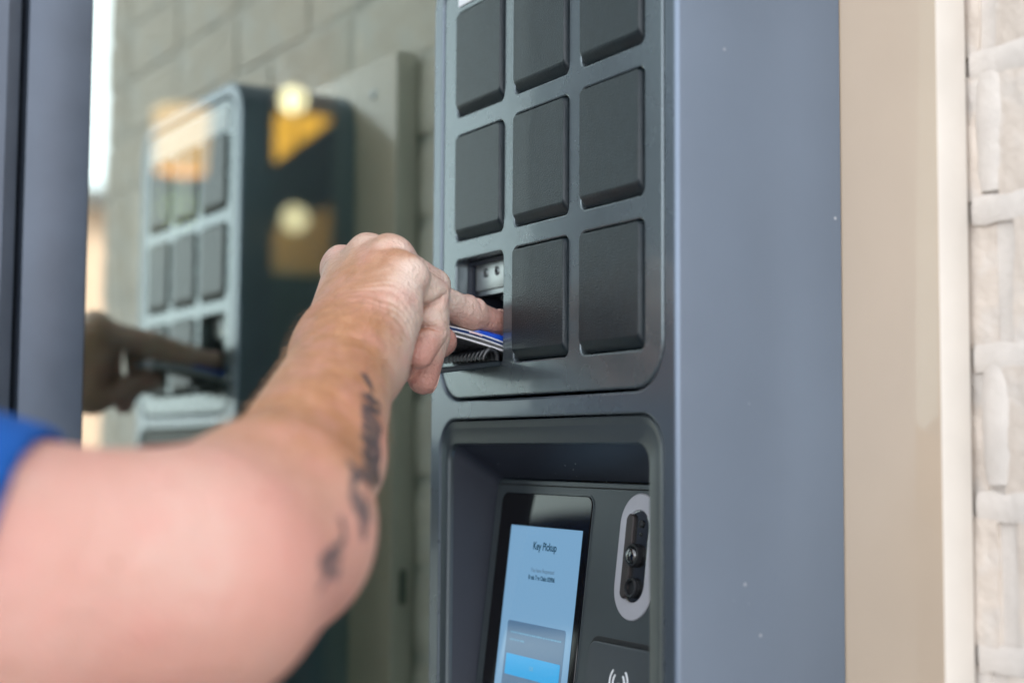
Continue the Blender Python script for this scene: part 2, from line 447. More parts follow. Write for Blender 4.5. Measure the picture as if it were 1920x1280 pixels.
for row in range(-18, 31):                                 # row 0 spans z from Z0-PZ_ to Z0
    zc = Z0 + PZ_ * row - PZ_ / 2
    if zc < GZ + .03: continue
    if row in (1, 3, 5): j0 = .3265 + .1 * (row == 3)
    else: j0 = {0: .327, -1: .335, -2: .3265, -3: .334}.get(row, .327 + (.1 if row % 2 else 0))
    js = [j0 + .2 * k for k in range(-5, 5)]
    if row in (-1, -3): js.append(j0 + .1); js.append(j0 - .1)
    js = sorted(x for x in js if WX0 + .03 < x < WX1 - .03)
    js = [WX0] + js + [WX1]
    for a, b_ in zip(js, js[1:]):
        g0 = .0 if a == WX0 else .006; g1 = .0 if b_ == WX1 else .006
        L = round(b_ - a - g0 - g1, 3); xc = (a + g0 + b_ - g1) / 2
        if -.56 < zc < .50:
            key = (L, (row * 3 + int(xc * 10)) % 4)
            if key not in cache: cache[key] = brick_mesh(L, hash(key) % 1000)
            o = link('brick', cache[key], None, wall)
            o.location = (xc, BY + random.uniform(-.0012, .0012), zc); o.rotation_euler = (random.uniform(-.006, .006), random.uniform(-.005, .005), random.uniform(-.005, .005))
            wloc(o); n_b += 1
        else:
            bx(stuff_bm, xc - L / 2, xc + L / 2, BY + random.uniform(-.001, .001), BY + .05, zc - (PZ_ - JZ) / 2, zc + (PZ_ - JZ) / 2, .002, 1)
o = from_bm('brickwork', stuff_bm, M['brick'], wall); o['kind'] = 'stuff'; wloc(o)
# squeezed mortar beads standing proud in some joints
r_ = random.Random(4)
for (x, z0, z1, w) in ((.3268, -.154, -.092, .0092), (.3278, -.303, -.243, .0095)):
    pts, rad = [], []
    for k in range(13):
        t = k / 12
        pts.append((x + r_.uniform(-.0005, .0005), 0, z0 + (z1 - z0) * t)); rad.append(w * (.66 + .3 * math.sin(math.pi * t) ** .5) * r_.uniform(.95, 1.05))
    bm = bmesh.new(); tube_bm(bm, pts, rad, 12)
    for v in bm.verts: v.co.y = BY + .0016 + v.co.y * .26
    wloc(from_bm('mortar_bead', bm, M['mortar'], wall, 60))

for k in range(5):                                         # mortar squeezed out along the courses beside the board
    pts, rad = [], []
    for i in range(19):
        pts.append((.3150 + .0085 * i, 0, Z0 - PZ_ * k + r_.uniform(-.0006, .0006))); rad.append(.0078 * r_.uniform(.9, 1.08))
    bm = bmesh.new(); tube_bm(bm, pts, rad, 12)
    for v in bm.verts: v.co.y = BY + .0014 + v.co.y * .20
    wloc(from_bm('mortar_bead', bm, M['mortar'], wall, 60))

# ------------------------------------------------------------------ beige board behind the kiosk
BX0, BX1, BYF = -.115, .3146, .1116
bm = bmesh.new()
bx(bm, BX0, BX1, BYF, BY - .0015, -1.05, .066, .0012, 2)
board = from_bm('mounting_board', bm, M['board'], None, 35)
board.data.materials.append(M['board_edge'])
for p in board.data.polygons:
    if abs(p.normal.x) > .8: p.material_index = 1
tag(board, 'beige painted board with raw edges coloured lighter as if sky lit fixed between locker and brick', 'board')
for (x, z) in ((-.070, .035), (-.070, -.55), (.275, .035)):
    bm = bmesh.new(); bmesh.ops.create_uvsphere(bm, u_segments=14, v_segments=8, radius=.0045)
    for v in bm.verts: v.co.y *= .35; v.co += Vector((x, BYF - .0004, z))
    from_bm('screw', bm, M['screw'], board, 60)
bm = bmesh.new(); loft(bm, [[(BX0 - .001, .1228 + dx, dz) for dx, dz in rr(-.0032, .0032, -.420, -.389, .0032)], [(BX0 + .0005, .1228 + dx, dz) for dx, dz in rr(-.0032, .0032, -.420, -.389, .0032)]], True, True)
from_bm('cable_slot', bm, M['gasket'], board)

# ------------------------------------------------------------------ key kiosk
PX, CW, CH, PZ = .0756434, .0623068, .0694118, .082
KX0, KX1, KZ0, KZ1 = -.0338, .2436, -.560, .0455
kiosk = empty('key_locker', (0, .1, KZ0))
tag(kiosk, 'dark grey key pickup locker with nine small doors and touchscreen', 'key locker')
kofs = Vector((0, -.1, -KZ0))
def kp(o):                                                 # keep world coordinates under the kiosk empty
    o.location = Vector(o.location) + kofs; return o
PANEL = (-.0205, .2322, -.2555, .034, .027)
REC = (-.0190, .2312, -.500, -.2672, .020)
hs = kp(holed_plate('housing', (KX0, KX1, KZ0, KZ1, .036), [PANEL, REC], 0.0, .1108, .0014, M['kiosk'], kiosk, bo=.0024, n=10))
hs.data.materials.append(M['fascia'])                      # the moulded front is charcoal, the sheet metal sides blue grey
for p in hs.data.polygons:
    if p.center.y < .0016 and KX0 + .002 < p.center.x < KX1 - .002: p.material_index = 1
cells = {}
for c_ in range(3):
    for r2 in range(3):
        cells[(c_, r2)] = (c_ * PX, c_ * PX + CW, -r2 * PZ - CH, -r2 * PZ, .0042)
cells[(0, 2)] = (0, CW, -2 * PZ - CH, -2 * PZ, .0042)
kp(holed_plate('door_panel', inset(PANEL, .0019), list(cells.values()), .0006, .010, .0011, M['panel'], kiosk, bo=.0012))
kp(box('cabinet_back', -.0200, .2318, .094, .0955, -.255, .0335, M['black'], kiosk))

def door_bm(q):
    """a pad with a small edge all round and a long finger bevel along its bottom"""
    x0, x1, z0, z1, r0 = inset(q, .0010)
    bm = bmesh.new()
    def lp(dx, dzt, dzb, y): return rr3((x0 + dx, x1 - dx, z0 + dzb, z1 - dzt, max(.0032 - dx, .0006)), y, 5)
    loft(bm, [lp(0, 0, 0, .0075), lp(0, 0, .0000, .0028), lp(.0001, .0001, .0016, .0012), lp(.0005, .0004, .0040, -.0008), lp(.0008, .0007, .0054, -.0016), lp(.0012, .0011, .0063, -.0018)], True, True)
    return bm
for (c_, r2), q in cells.items():
    if (c_, r2) != (0, 2):
        kp(from_bm('compartment_door', door_bm(q), M['door'], kiosk, 38))

# open compartment: lining, latch bracket, fold down door, ribbed lip
q = cells[(0, 2)]
x0, x1, z0, z1, r0 = q
bm = bmesh.new()
i1 = (x0 + .0006, x1 - .0006, z0 + .0006, z1 - .0006, .0035)
loft(bm, [rr3(i1, .0095), rr3(inset(i1, .0022), .0105), rr3(inset(i1, .0028), .088)], False, True)
kp(from_bm('compartment_lining', bm, M['recess'], kiosk, 40))
br = kp(box('latch_bracket', .0046, .0585, .0128, .0165, -.1838, -.1658, M['steel'], kiosk, .0007))
kp(box('latch_arm', .024, .056, .0205, .026, -.1905, -.1875, M['screw'], kiosk, .0006))
bm = bmesh.new()
bx(bm, .0046, .0585, .0142, .034, -.1868, -.1840)
kp(from_bm('bracket_flange', bm, M['screw'], kiosk))
for sx in (.0187, .0334, .048):
    sc = empty('screw', (sx, .0126, -.1728)); sc.parent = br
    bm = bmesh.new()
    ang = [2 * math.pi * k / 20 for k in range(20)]
    loft(bm, [[(r_ * math.cos(a), y, r_ * math.sin(a)) for a in ang] for r_, y in ((.0030, .0002), (.0030, -.0002), (.0026, -.0004), (.0025, -.0001), (.0021, -.0003), (.0006, -.0004))], False, True)
    ob = from_bm('screw_head', bm, M['screw'], br, 30); ob.location = sc.location
    bm = bmesh.new(); bx(bm, -.0013, .0013, -.0007, -.0003, -.00035, .00035); bx(bm, -.00035, .00035, -.00071, -.0003, -.0013, .0013)
    cr = from_bm('cross_slot', bm, M['gasket'], br); cr.location = sc.location; cr.rotation_euler = (0, R(random.uniform(10, 60)), 0)
    bpy.data.objects.remove(sc)
TILT = R(8)                                                # fold down door, a little below level
bm = bmesh.new()
def lpf(dx, w): return [(x, y, w) for x, y in rr(x0 + .0012 + dx, x1 - .0002 - dx, -.0430 + dx, .0015, .003)]
loft(bm, [lpf(.0006, -.0032), lpf(0, -.0026), lpf(0, -.0006), lpf(.0006, 0)], True, True)
flap = from_bm('compartment_door', bm, M['door'], kiosk, 38)
flap.rotation_euler = (TILT, 0, 0); flap.location = (0, -.0005, z0 + .0012); kp(flap)
flap['label'] = 'open compartment door folded down'
for k in range(12):
    xk = x0 + .0030 + k * (CW - .0062) / 11
    pts = [(xk + .0012 * math.sin(a), -.0062 - .0050 * math.cos(a), z0 + .0018 + .0062 * math.sin(a)) for a in [math.pi * j / 8 for j in range(0, 9)]]
    bm = bmesh.new(); tube_bm(bm, pts, .0016, 8)
    kp(from_bm('hinge_rib', bm, M['rib'], kiosk, 60))

# white label plate above the doors
bm = bmesh.new()
loft(bm, [rr3((.0016, .215, .0042, .0255, .0012), .0005), rr3((.0016, .215, .0042, .0255, .0012), -.0002)], True, True)
kp(from_bm('label_plate', bm, M['white'], kiosk))

# screen recess: bevelled surround, hood and side walls down to a tilted plate
bm = bmesh.new()
b0 = inset(REC, .0011)
RIM = (-.0124, .2168, -.486, -.2820, .012)
loft(bm, [rr3(b0, .0100, 8), rr3(b0, .0010, 8), rr3(inset(b0, .0004), .0004, 8), rr3(inset(b0, .0042), .0018, 8), rr3(inset(b0, .0046), .0019, 8),
          rr3(RIM, .0019, 8), rr3(inset(RIM, .0005), .0022, 8), rr3(inset(RIM, .0011), .0036, 8), rr3(inset(RIM, .0013), .0062, 8)])
kp(from_bm('recess_surround', bm, M['surround'], kiosk, 40))
PA = Vector((-.0085, .0386, -.3048))                       # top left of the plate
TH = R(6.89)
PXv, PDv = Vector((1, 0, 0)), Vector((0, -math.sin(TH), -math.cos(TH)))
PNv = Vector((0, -math.cos(TH), math.sin(TH)))             # out of the plate, towards the viewer
def pl(x, v, h=0.0): return PA + PXv * (x - PA.x) + PDv * v + PNv * h
def pl_rr(q_, h, n=6): return [pl(x, v, h) for x, v in rr(*q_, n)]
bm = bmesh.new()
q_ = inset(RIM, .0013)
top = [(q_[0], .0090, q_[3]), (q_[1], .0090, q_[3])]
bl, brr = (q_[0], .0090, q_[2]), (q_[1], .0090, q_[2])
PVB = .176
loopA = rr3(q_, .0062, 8)
loopB = [pl(x, v, 0.0) for x, v in rr(-.0078, .2180, .0, PVB, .006, 8)]
loopB2 = []
for (x, y, z) in loopA:                                    # same corner order as loop A
    u_ = (x - q_[0]) / (q_[1] - q_[0]); w_ = (q_[3] - z) / (q_[3] - q_[2])
    loopB2.append(tuple(pl(-.0078 + u_ * (.2180 + .0078), w_ * PVB)))
mid = [tuple(Vector(a) * .12 + Vector(b) * .88) for a, b in zip(loopA, loopB2)]
loft(bm, [loopA, mid, loopB2])
kp(from_bm('recess_hood', bm, M['recess'], kiosk, 30))
bm = bmesh.new()
loft(bm, [pl_rr((-.0070, .2172, .0008, PVB - .001, .003), -.0030), pl_rr((-.0070, .2172, .0008, PVB - .001, .003), .0004), pl_rr((-.0064, .2166, .0014, PVB - .0016, .003), .0010)], True, True)
plate = kp(from_bm('terminal_plate', bm, M['plate'], kiosk, 30))
bm = bmesh.new()
tube_bm(bm, [pl(-.0055, .0042, .0011), pl(.2155, .0042, .0011)], .0004, 6)
o = from_bm('plate_seam', bm, M['gasket'], plate)

scr = None
bm = bmesh.new()
BZ = (.0030, .1112, .0095, .158, .0062)
loft(bm, [pl_rr(BZ, .0008), pl_rr(BZ, .0018), pl_rr(inset(BZ, .0004), .0021)], True, True)
scr = kp(from_bm('touchscreen', bm, M['glassblack'], kiosk, 30))
bm = bmesh.new()
loft(bm, [pl_rr(inset(BZ, -.0012), .0009), pl_rr(inset(BZ, -.0012), .0015), pl_rr(inset(BZ, -.0003), .0016), pl_rr(inset(BZ, -.0003), .0009)])
kp(from_bm('screen_rim', bm, M['plate'], kiosk, 30))
def sheet(name, q_, h, m_, parent, n=4):
    bm = bmesh.new()
    loft(bm, [pl_rr(q_, h - .00004, n), pl_rr(q_, h, n)], True, True)
    return from_bm(name, bm, m_, parent)
def screen_mat(name, col, s, grad=None):
    m_ = bpy.data.materials.new(name); m_.use_nodes = True
    n, l = m_.node_tree.nodes, m_.node_tree.links
    b = n['Principled BSDF']; b.inputs['Base Color'].default_value = (.01, .01, .01, 1); b.inputs['Roughness'].default_value = .08
    b.inputs['Emission Strength'].default_value = s; b.inputs['Emission Color'].default_value = (*col, 1)
    return m_
sheet('display', (.0195, .1045, .0300, .1500, .0003), .00235, screen_mat('lit_display', (.27, .53, .82), .225), scr)
sheet('display_card', (.0285, .0978, .0895, .1480, .0020), .00250, screen_mat('display_card_blue', (.13, .27, .47), .20), scr)
sheet('display_button', (.0311, .0952, .1098, .1226, .0010), .00262, screen_mat('display_button_blue', (.0, .40, .86), .27), scr)
ink = screen_mat('display_ink', (.02, .11, .20), .14); ink2 = screen_mat('display_grey_ink', (.17, .31, .46), .17)
white_ink = screen_mat('display_white_ink', (.20, .52, .80), .22)
def screen_text(body, xc, v, size, m_, name, xs=.86, bold=0.0):
    cu = bpy.data.curves.new(name, 'FONT'); cu.body = body; cu.size = size; cu.align_x = 'CENTER'; cu.align_y = 'CENTER'
    cu.offset = bold; cu.extrude = .00003
    tmp = bpy.data.objects.new(name, cu); C.objects.link(tmp)
    bpy.context.view_layer.update()
    me = bpy.data.meshes.new_from_object(tmp.evaluated_get(bpy.context.evaluated_depsgraph_get()))
    bpy.data.objects.remove(tmp)
    for vv in me.vertices:
        p = pl(xc + vv.co.x * xs, v - vv.co.y, .00262 + vv.co.z + .00008); vv.co = p
    me.materials.clear(); me.name = name
    return link(name, me, m_, scr)
screen_text('Key Pickup', .0637, .0420, .0068, ink, 'heading_text', .92, .00014)
screen_text('You have Requested', .0640, .0568, .0038, ink2, 'caption_text', .88)
screen_text('Resia Ten Oaks 02906', .0636, .0614, .0039, ink, 'name_text', .88, .0001)
screen_text('OK', .0632, .1162, .0040, white_ink, 'button_text', .9)
bm = bmesh.new()
r_ = random.Random(3)
for (vv, xa, xb) in ((.0965, .034, .0925), (.1010, .034, .052)):
    x = xa
    while x < xb:
        w = r_.uniform(.0008, .0022)
        loft(bm, [[pl(x + a * w, vv + b * .0005, .00262) for a, b in ((0, -1), (1, -1), (1, 1), (0, 1))], [pl(x + a * w, vv + b * .0005, .00268) for a, b in ((0, -1), (1, -1), (1, 1), (0, 1))]], True, True)
        x += w + r_.uniform(.0005, .0016)
o = from_bm('illegible_text', bm, white_ink, scr); o['kind'] = 'stuff'

# camera window: silver ring, brown cavity, lens, sensor
RC, RH0, RH1 = .1605, .0060, .0772
RW = .0182
def stad(hw, v0, v1): return (RC - hw, RC + hw, v0, v1, hw)
bm = bmesh.new()
iq = stad(.0108, .0156, .0672)
loft(bm, [pl_rr(stad(RW, RH0, RH1), .0009, 10), pl_rr(stad(RW, RH0, RH1), .0016, 10), pl_rr(stad(RW - .0006, RH0 + .0006, RH1 - .0006), .0021, 10),
          pl_rr(stad(.0113, .0151, .0677), .0021, 10), pl_rr(iq, .0016, 10), pl_rr(iq, .00125, 10)])
ring = kp(from_bm('camera_ring', bm, M['ring'], kiosk, 35))
bm = bmesh.new()
iq2 = stad(.0106, .0158, .0670)
loft(bm, [pl_rr(iq2, .00120, 10), pl_rr(iq2, .00150, 10), pl_rr(stad(.0100, .0164, .0664), .00160, 10)], True, True)
from_bm('camera_window', bm, M['lens'], ring, 35)
bm = bmesh.new()                                           # raised brown bar on the left of the window
loft(bm, [pl_rr((RC - .0102, RC - .0030, .0180, .0655, .0034), .0015), pl_rr((RC - .0102, RC - .0030, .0180, .0655, .0034), .0030), pl_rr((RC - .0096, RC - .0038, .0188, .0647, .0028), .0036)], True, True)
from_bm('sensor_bar', bm, M['cavity'], ring, 35)
def knob(name, x, v, r0, prof, m_):
    bm = bmesh.new()
    loft(bm, [[pl(x + r0 * f_ * math.cos(a), v + r0 * f_ * math.sin(a), h) for a in [2 * math.pi * k / 24 for k in range(24)]] for f_, h in prof], False, True)
    return from_bm(name, bm, m_, ring, 40)
knob('lens_barrel', RC - .0002, .0410, .0066, ((1, .0015), (1, .0044), (.93, .0050), (.80, .0050), (.76, .0044)), M['black'])
knob('lens', RC - .0002, .0410, .0050, ((1, .0044), (.9, .0054), (.7, .0062), (.4, .0068), (.1, .0070)), M['lens'])
knob('sensor', RC + .0030, .0232, .0022, ((1, .0015), (1, .0024), (.7, .0026), (.6, .0022)), M['black'])
knob('sensor', RC + .0030, .0292, .0011, ((1, .0015), (1, .0020), (.6, .0021)), M['black'])
knob('lower_sensor', RC + .0008, .0590, .0056, ((1, .0015), (1, .0040), (.9, .0044), (.75, .0040), (.7, .0022)), M['black'])

# contactless reader pad
NF = (.1262, .1950, .0916, .1500, .0060)
bm = bmesh.new()
loft(bm, [pl_rr(inset(NF, -.0032), .0008), pl_rr(inset(NF, -.0032), .0016), pl_rr(inset(NF, -.0028), .0018)], True, True)
kp(from_bm('reader_groove', bm, M['black'], kiosk, 30))
bm = bmesh.new()
loft(bm, [pl_rr(NF, .0016), pl_rr(NF, .0038), pl_rr(inset(NF, .0006), .0042)], True, True)
nfc = kp(from_bm('card_reader', bm, M['pad'], kiosk, 30))
for sgn in (-1, 1):
    for rad in (.0055, .0088):
        bm = bmesh.new()
        pts = [pl(.1598 + sgn * rad * math.cos(R(a)), .1117 - rad * math.sin(R(a)), .0043) for a in range(-48, 49, 8)]
        tube_bm(bm, pts, .00062, 8)
        from_bm('wave_arc', bm, M['white'], nfc, 60)
knob2 = bmesh.new()
tube_bm(knob2, [pl(.1598, .1117, .0036), pl(.1598, .1120, .0036)], .0016, 10)
from_bm('wave_dot', knob2, M['white'], nfc, 60)
bm = bmesh.new(); r_ = random.Random(11)                   # dust under the hood
for k in range(16):
    x = .05 + r_.gauss(.030, .045); t = r_.uniform(.1, .95)
    a = Vector((x, .0095, -.2836)); b = pl(x, .001); p = a.lerp(b, t) + Vector((0, -.0003, -.0004))
    g = bmesh.ops.create_icosphere(bm, subdivisions=1, radius=r_.uniform(.00008, .00022))
    for v in g['verts']: v.co += p
o = kp(from_bm('dust_speck', bm, M['white'], kiosk)); o['kind'] = 'stuff'

#@@PERSON@@
TATTOO = [((0.2017, -0.1546, -0.2516), (0.207, -0.1541, -0.2567), 0.00179), ((0.2011, -0.1527, -0.2523), (0.2083, -0.1533, -0.2587), 0.00168), ((0.2182, -0.161, -0.2617), (0.2112, -0.1503, -0.2662), 0.0019), ((0.213, -0.1562, -0.261), (0.2223, -0.1589, -0.2673), 0.00123), ((0.2224, -0.1639, -0.2629), (0.2117, -0.1509, -0.266), 0.00146), ((0.2291, -0.1669, -0.266), (0.2158, -0.1523, -0.2696), 0.00112), ((0.221, -0.1594, -0.2656), (0.2293, -0.1627, -0.2699), 0.00123), ((0.2329, -0.1682, -0.2686), (0.2201, -0.155, -0.2703), 0.0019), ((0.2347, -0.1695, -0.2696), (0.2296, -0.159, -0.2751), 0.00112), ((0.2304, -0.1634, -0.2701), (0.2307, -0.1606, -0.274), 0.00123), ((0.2373, -0.1703, -0.2721), (0.2309, -0.1589, -0.2772), 0.0019), ((0.2397, -0.1707, -0.2749), (0.2337, -0.1603, -0.2796), 0.00146), ((0.2388, -0.1697, -0.2746), (0.2402, -0.1683, -0.2784), 0.00123), ((0.2428, -0.1737, -0.2765), (0.2345, -0.1606, -0.2807), 0.00112), ((0.2434, -0.1728, -0.2782), (0.2369, -0.1625, -0.2821), 0.00146), ((0.2419, -0.1703, -0.2788), (0.2447, -0.1705, -0.2835), 0.00123), ((0.2488, -0.1763, -0.2816), (0.238, -0.1632, -0.2832), 0.0019), ((0.2498, -0.1761, -0.283), (0.2389, -0.1631, -0.2864), 0.00146), ((0.2451, -0.1713, -0.2829), (0.2505, -0.1745, -0.2864), 0.00123), ((0.25, -0.1752, -0.2846), (0.2396, -0.1632, -0.2895), 0.00146), ((0.2568, -0.1793, -0.2871), (0.2408, -0.164, -0.2916), 0.00112), ((0.2492, -0.1731, -0.287), (0.2463, -0.1689, -0.2914), 0.00123), ((0.2616, -0.1813, -0.2897), (0.2409, -0.164, -0.292), 0.0019), ((0.2607, -0.18, -0.2908), (0.2426, -0.1653, -0.2961), 0.0019), ((0.2623, -0.181, -0.291), (0.2511, -0.1715, -0.2952), 0.00123), ((0.2726, -0.1858, -0.2932), (0.2437, -0.1662, -0.2964), 0.00146), ((0.2892, -0.1943, -0.2953), (0.2397, -0.1634, -0.2992), 0.00146), ((0.2814, -0.1898, -0.2948), (0.253, -0.1721, -0.2994), 0.00123), ((0.287, -0.1923, -0.2962), (0.2373, -0.1624, -0.3026), 0.0019), ((0.2949, -0.196, -0.2988), (0.2365, -0.1618, -0.3022), 0.0019), ((0.2821, -0.1879, -0.2986), (0.2967, -0.1946, -0.3037), 0.00123), ((0.2975, -0.2024, -0.2938), (0.3004, -0.2017, -0.2977), 0.00291), ((0.2969, -0.2002, -0.2956), (0.2922, -0.1927, -0.3011), 0.00179), ((0.3004, -0.2027, -0.2966), (0.3067, -0.2058, -0.3022), 0.00179), ((0.2674, -0.1816, -0.296), (0.2911, -0.1913, -0.3027), 0.00157), ((0.2982, -0.1988, -0.2988), (0.2561, -0.1738, -0.3008), 0.00134), ((0.3092, -0.2069, -0.306), (0.31, -0.2058, -0.3102), 0.00246), ((0.3067, -0.2039, -0.305), (0.303, -0.1975, -0.3095), 0.00134), ((0.3084, -0.2032, -0.3113), (0.3086, -0.2017, -0.3209), 0.00269), ((0.3052, -0.1999, -0.3094), (0.3047, -0.1977, -0.3158), 0.00157), ((0.32, -0.2164, -0.3149), (0.3207, -0.2153, -0.322), 0.00146), ((0.3407, -0.2329, -0.328), (0.3234, -0.2178, -0.3235), 0.00157), ((0.3382, -0.2301, -0.3322), (0.3272, -0.221, -0.3353), 0.00179), ((0.3414, -0.2331, -0.3311), (0.3313, -0.2246, -0.3261), 0.00179), ((0.3295, -0.223, -0.3266), (0.3256, -0.2195, -0.333), 0.00134), ((0.3429, -0.2345, -0.3383), (0.3372, -0.2292, -0.3347), 0.00123), ((0.3358, -0.2282, -0.3289), (0.3241, -0.218, -0.3279), 0.00123)]
HEM = ([0.3107, -0.3268, -0.2813], [0.4428, 0.8891, -0.1161])
# ------------------------------------------------------------------ person: right arm reaching into the open compartment
def V3(*a): return np.array(a, np.float64)
J = dict(
 imcp=(.0501, -.1008, -.1813), mmcp=(.0727, -.0943, -.1767), rmcp=(.0943, -.0905, -.1794), pmcp=(.1151, -.0907, -.1918),
 ppip=(.1040, -.0688, -.1988), pdip=(.1033, -.0688, -.2206), ptip=(.1073, -.0781, -.2336),
 rpip=(.0796, -.0561, -.1911), rdip=(.0763, -.0534, -.2209), rtip=(.0822, -.0634, -.2462),
 mpip=(.0632, -.0521, -.1942), mdip=(.0549, -.0186, -.2036), mtip=(.0473, .0090, -.2086),
 ipip=(.0361, -.0531, -.1921), idip=(.0315, -.0193, -.2025), itip=(.0264, .0025, -.2064),
 wr=(.1148, -.1314, -.2335), wu=(.1401, -.1301, -.2441), thmcp=(.0851, -.0913, -.2408), thip=(.0694, -.0600, -.2296), thtip=(.0614, -.0408, -.2220),
 C1=(.2124, -.1842, -.2913), C2=(.2708, -.2292, -.3205), el=(.3094, -.2709, -.3357), ua=(.2985, -.3391, -.3409), sh=(.2974, -.5184, -.2988))
J = {k: V3(*v) for k, v in J.items()}

def cone(X, Y, Z, a, b, ra, rb):
    """distance to a tapered capsule"""
    ba = b - a; L2 = ba @ ba
    px, py, pz = X - a[0], Y - a[1], Z - a[2]
    t = np.clip((px * ba[0] + py * ba[1] + pz * ba[2]) / L2, 0, 1)
    dx, dy, dz = px - ba[0] * t, py - ba[1] * t, pz - ba[2] * t
    return np.sqrt(dx * dx + dy * dy + dz * dz) - (ra + (rb - ra) * t)

def ball(X, Y, Z, c, r, ax=None, rads=None):
    if ax is None:
        return np.sqrt((X - c[0]) ** 2 + (Y - c[1]) ** 2 + (Z - c[2]) ** 2) - r
    q = 0
    for d, rr_ in zip(ax, rads):
        s = ((X - c[0]) * d[0] + (Y - c[1]) * d[1] + (Z - c[2]) * d[2]) / rr_
        q = q + s * s
    q = np.sqrt(q)
    return (q - 1) * min(rads)

def smin(a, b, k):
    h = np.maximum(k - np.abs(a - b), 0)
    return np.minimum(a, b) - h * h / (4 * np.maximum(k, 1e-6))

def chain(X, Y, Z, pts, rads, k):
    F = None
    for (a, b), (ra, rb) in zip(zip(pts, pts[1:]), zip(rads, rads[1:])):
        d = cone(X, Y, Z, a, b, ra, rb)
        F = d if F is None else smin(F, d, k)
    return F

def unit(v): return v / np.linalg.norm(v)
WAX = unit(J['wu'] - J['wr'])                              # across the wrist, thumb side to little finger side

AXF = unit(J['C1'] - J['wr'])

def field(X, Y, Z):
    j = J
    mm = .001
    # upper arm, elbow, forearm
    F = chain(X, Y, Z, [j['sh'], j['ua'], j['el']], [60 * mm, 53 * mm, 42 * mm], .02)
    F = smin(F, chain(X, Y, Z, [j['el'], j['C2'], j['C1']], [42 * mm, 41.5 * mm, 31 * mm], .02), .03)
    c1r, c1u = j['C1'] - WAX * .006, j['C1'] - WAX * .003
    arm2 = smin(cone(X, Y, Z, c1r, j['wr'], .0325, .0205), cone(X, Y, Z, c1u, j['wu'], .0270, .0190), .02)
    F = smin(F, arm2, .009)
    # ulna head
    F = smin(F, ball(X, Y, Z, j['wu'] * .93 + j['C1'] * .07 + V3(.002, -.003, .012), .0125), .012)
    # palm: four metacarpals, heel pads, thumb root
    P = cone(X, Y, Z, j['wr'] + WAX * .000, j['imcp'], .0185, .0114)
    P = smin(P, cone(X, Y, Z, j['wr'] + WAX * .008, j['mmcp'], .0185, .0118), .018)
    P = smin(P, cone(X, Y, Z, j['wr'] + WAX * .018, j['rmcp'], .0185, .0116), .018)
    P = smin(P, cone(X, Y, Z, j['wu'], j['pmcp'], .0180, .0112), .018)
    hyp0, hyp1 = V3(.1295, -.1165, -.2400), V3(.1162, -.0974, -.2160)
    P = smin(P, cone(X, Y, Z, hyp0, hyp1, .0160, .0130), .012)
    palm = cone(X, Y, Z, j['wr'] * .55 + j['wu'] * .45 + V3(-.014, .014, .004), V3(.0910, -.0880, -.2030), .0170, .0120)
    P = smin(P, palm, .012)
    P = smin(P, cone(X, Y, Z, V3(.1180, -.1230, -.2400), j['thmcp'], .0160, .0140), .014)
    P = smin(P, cone(X, Y, Z, j['thmcp'] + V3(-.002, -.004, .004), V3(.0560, -.0900, -.1960), .0130, .0125), .010)
    # knuckle heads
    for k, r_ in (('imcp', .0116), ('mmcp', .0124), ('rmcp', .0122), ('pmcp', .0112)):
        P = smin(P, ball(X, Y, Z, j[k] + V3(.0004, -.0004, .0010), r_), .004)
    F = smin(F, P, .016)
    # extensor tendons on the back of the hand
    for k, off in (('imcp', .002), ('mmcp', .007), ('rmcp', .014), ('pmcp', .022)):
        a = j['wr'] + WAX * off + V3(-.004, -.010, .0190); b = j[k] + V3(-.001, -.003, .0098)
        F = smin(F, cone(X, Y, Z, a * .35 + b * .65, b, .0016, .0022), .006)
    # skin folds across the bent wrist
    sw = (X - j['wr'][0]) * AXF[0] + (Y - j['wr'][1]) * AXF[1] + (Z - j['wr'][2]) * AXF[2]
    F = F + .00022 * np.exp(-((sw - .004) / .014) ** 2) * np.sin(sw * 1150 + 1.3 * np.sin((X - Z) * 210) + .8 * np.sin(Y * 330))
    # fingers
    def finger(F, pts, rads, k0=.008, k1=.0010, kin=.0022, fold=.0021, near=.011, span=.015):
        G = chain(X, Y, Z, pts, rads, kin)
        for i in range(1, len(pts) - 1):                   # flexion creases inside each bend
            d0_, d1_ = unit(pts[i] - pts[i - 1]), unit(pts[i + 1] - pts[i])
            flex = unit(d1_ - d0_); ax_j = unit(d0_ + d1_)
            qx, qy, qz = X - pts[i][0], Y - pts[i][1], Z - pts[i][2]
            s = qx * ax_j[0] + qy * ax_j[1] + qz * ax_j[2]
            side = qx * flex[0] + qy * flex[1] + qz * flex[2]
            m_ = np.clip(side / rads[i] + .25, 0, 1)
            G = G + fold * np.exp(-(s / .0011) ** 2) * m_
            G = G - fold * .35 * np.exp(-((np.abs(s) - .0042) / .0028) ** 2) * m_
            back = np.clip(-side / rads[i], 0, 1)          # knuckle wrinkles outside it
            G = G + .00035 * back * np.exp(-(s / .005) ** 2) * np.sin(s * 3300)
        d0 = np.sqrt((X - pts[0][0]) ** 2 + (Y - pts[0][1]) ** 2 + (Z - pts[0][2]) ** 2)
        s = np.clip((d0 - near) / span, 0, 1); s = s * s * (3 - 2 * s)
        return smin(F, G, k0 + (k1 - k0) * s)
    F = finger(F, [j['imcp'], j['ipip'], j['idip'], j['itip']], [.0108, .0098, .0088, .0076])
    F = finger(F, [j['mmcp'], j['mpip'], j['mdip'], j['mtip']], [.0112, .0098, .0091, .0076], kin=.006)
    F = finger(F, [j['thmcp'], j['thip'], j['thtip']], [.0140, .0110, .0092])
    F = finger(F, [j['rmcp'], j['rpip'], j['rdip'], j['rtip']], [.0108, .0098, .0090, .0088], kin=.0025)
